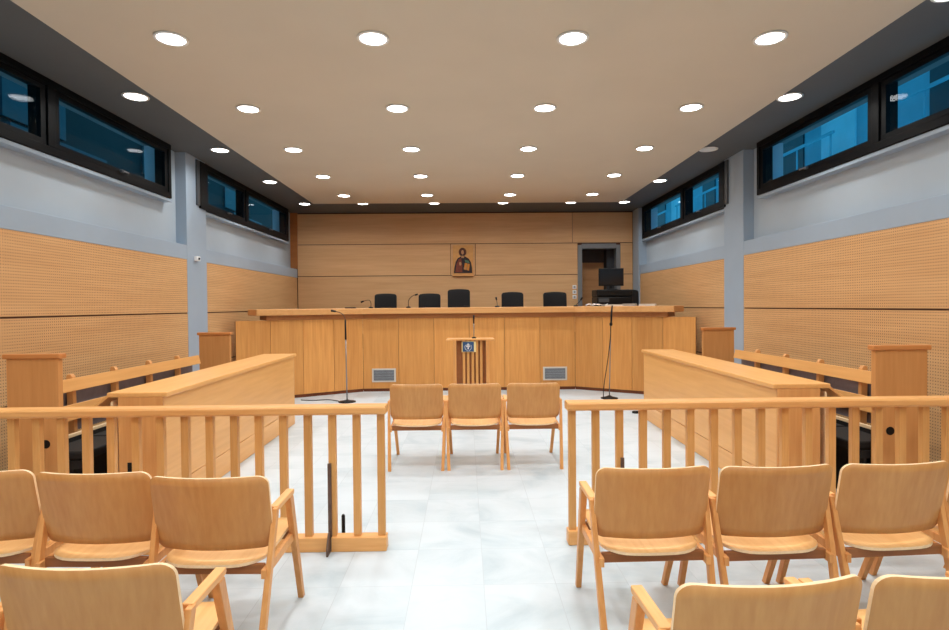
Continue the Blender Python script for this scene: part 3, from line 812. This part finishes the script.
tag(o, 'small black device on the bench before the tall middle chair', 'device')

# work table with printer and monitor at the right end
t = empty('side_table', (2.88, 11.05, .55)); tag(t, 'dark side table behind the right end of the judges\' bench', 'table')
MB().box(-.5, .42, -.28, .28, .82, .85).build('tabletop', 'plastic', t, bevel=.004)
for x in (-.46, .38):
    for y in (-.24, .24): MB().box(x-.02, x+.02, y-.02, y+.02, 0, .82).build('leg', 'plastic', t)
p = empty('printer', (2.86, 11.05, 1.40)); tag(p, 'black office printer under the monitor at the right end', 'printer')
MB().box(-.33, .36, -.24, .24, 0, .30).build('body', 'plastic', p, bevel=.02)
MB().box(-.33, .36, -.22, .24, .305, .44).build('scanner_lid', 'plastic', p, bevel=.02)
MB().prism_x([(-.30, .02), (-.24, .02), (-.24, .05), (-.31, .035)], -.2, .22).build('paper_tray', 'grey_frame', p, bevel=.004)
MB().box(-.30, -.10, -.245, -.24, .20, .27).build('control_panel', 'grey_frame', p, bevel=.004)
g = empty('monitor', (2.855, 11.02, 1.84)); tag(g, 'black computer monitor standing on the printer before the doorway', 'monitor')
MB().lathe((0, 0, .001), [(.13, 0), (.13, .012), (.03, .02)], 24).build('base', 'plastic', g)
MB().box(-.03, .03, .02, .05, .012, .16).build('neck', 'plastic', g, bevel=.004)
b_ = MB().box(-.245, .245, -.01, .02, .075, .42).build('housing', 'plastic', g, bevel=.008)
MB().box(-.225, .225, -.0125, -.01, .10, .40).build('display', 'screen_glass', b_)
# papers
def paper(x, y, w, d_, h, mat, lab, rz):
    m = MB(); n = 4
    for k in range(n):
        jx, jy = random.uniform(-.006, .006), random.uniform(-.006, .006)
        m.box(-w/2+jx, w/2+jx, -d_/2+jy, d_/2+jy, h*k/n, h*(k+1)/n-.0015)
    o = m.build('paper_stack', mat); o.location = (x, y, ZS); o.rotation_euler.z = rz; tag(o, lab, 'papers')
paper(2.93, 10.02, .22, .16, .045, 'greypaper', 'grey folder stack on the bench right of the printer', -.5)
paper(3.20, 9.86, .28, .17, .038, 'paper', 'white paper stack near the right end of the bench top', -.5)
paper(2.70, 10.2, .32, .14, .030, 'paper', 'white papers lying before the printer on the bench', -.4)
cb = MB()
for k in range(3):
    r = .05+.02*k; cx = 2.30+.12*k
    cb.tube([(cx+r*math.cos(a*.5), 10.52-.05*k+r*.6*math.sin(a*.5), ZS+.012+.03*abs(math.sin(a*.45+k))) for a in range(14)], .006, 6)
o = cb.build('cable_tangle', 'white'); tag(o, 'tangle of pale cables on the bench in front of the printer', 'cable')

# motion sensor on the left column
o = empty('wall_sensor', (XL+.004, 8.42, 2.275)); tag(o, 'small white sensor fixed on the left column below the ledge height', 'sensor')
MB().box(0, .05, -.05, .05, -.03, .04).build('housing', 'white', o, bevel=.008)
MB().lathe((.05, .0, .005), [(.02, 0), (.014, .012), (.004, .015)], 14, axis='x').build('lens', 'plastic', o)

# ------------------------------------------------------------------ world and camera
w = bpy.data.worlds.new('dusk'); sc.world = w; w.use_nodes = True
bg = w.node_tree.nodes['Background']
tc = w.node_tree.nodes.new('ShaderNodeTexCoord'); sp = w.node_tree.nodes.new('ShaderNodeSeparateXYZ')
rp = w.node_tree.nodes.new('ShaderNodeValToRGB')
rp.color_ramp.elements[0].position = .0; rp.color_ramp.elements[0].color = (.07, .40, .60, 1)
rp.color_ramp.elements[1].position = .8; rp.color_ramp.elements[1].color = (.04, .26, .42, 1)
w.node_tree.links.new(tc.outputs['Generated'], sp.inputs[0]); w.node_tree.links.new(sp.outputs['Z'], rp.inputs['Fac'])
w.node_tree.links.new(rp.outputs['Color'], bg.inputs['Color']); bg.inputs['Strength'].default_value = 2.2

yaw, pitch, roll = .0163, .0162, .0089
F = Vector((math.sin(yaw)*math.cos(pitch), math.cos(yaw)*math.cos(pitch), -math.sin(pitch)))
R = Vector((math.cos(yaw), -math.sin(yaw), 0)); U = R.cross(F)
R2 = R*math.cos(roll)-U*math.sin(roll); U2 = R*math.sin(roll)+U*math.cos(roll)
mw = Matrix((R2, U2, -F)).transposed().to_4x4(); mw.translation = (0, 0, 1.55)
cd = bpy.data.cameras.new('camera'); cam = bpy.data.objects.new('camera', cd); col.objects.link(cam)
cam.matrix_world = mw; cd.sensor_width = 36; cd.lens = 566*36/949; cd.clip_start = .02; cd.clip_end = 200
sc.camera = cam
sc.view_settings.view_transform = 'Standard'
sc.view_settings.look = 'None'
sc.view_settings.exposure = 0.0
sc.cycles.use_denoising = True
sc.cycles.max_bounces = 8
sc.cycles.diffuse_bounces = 5
sc.cycles.sample_clamp_indirect = 6
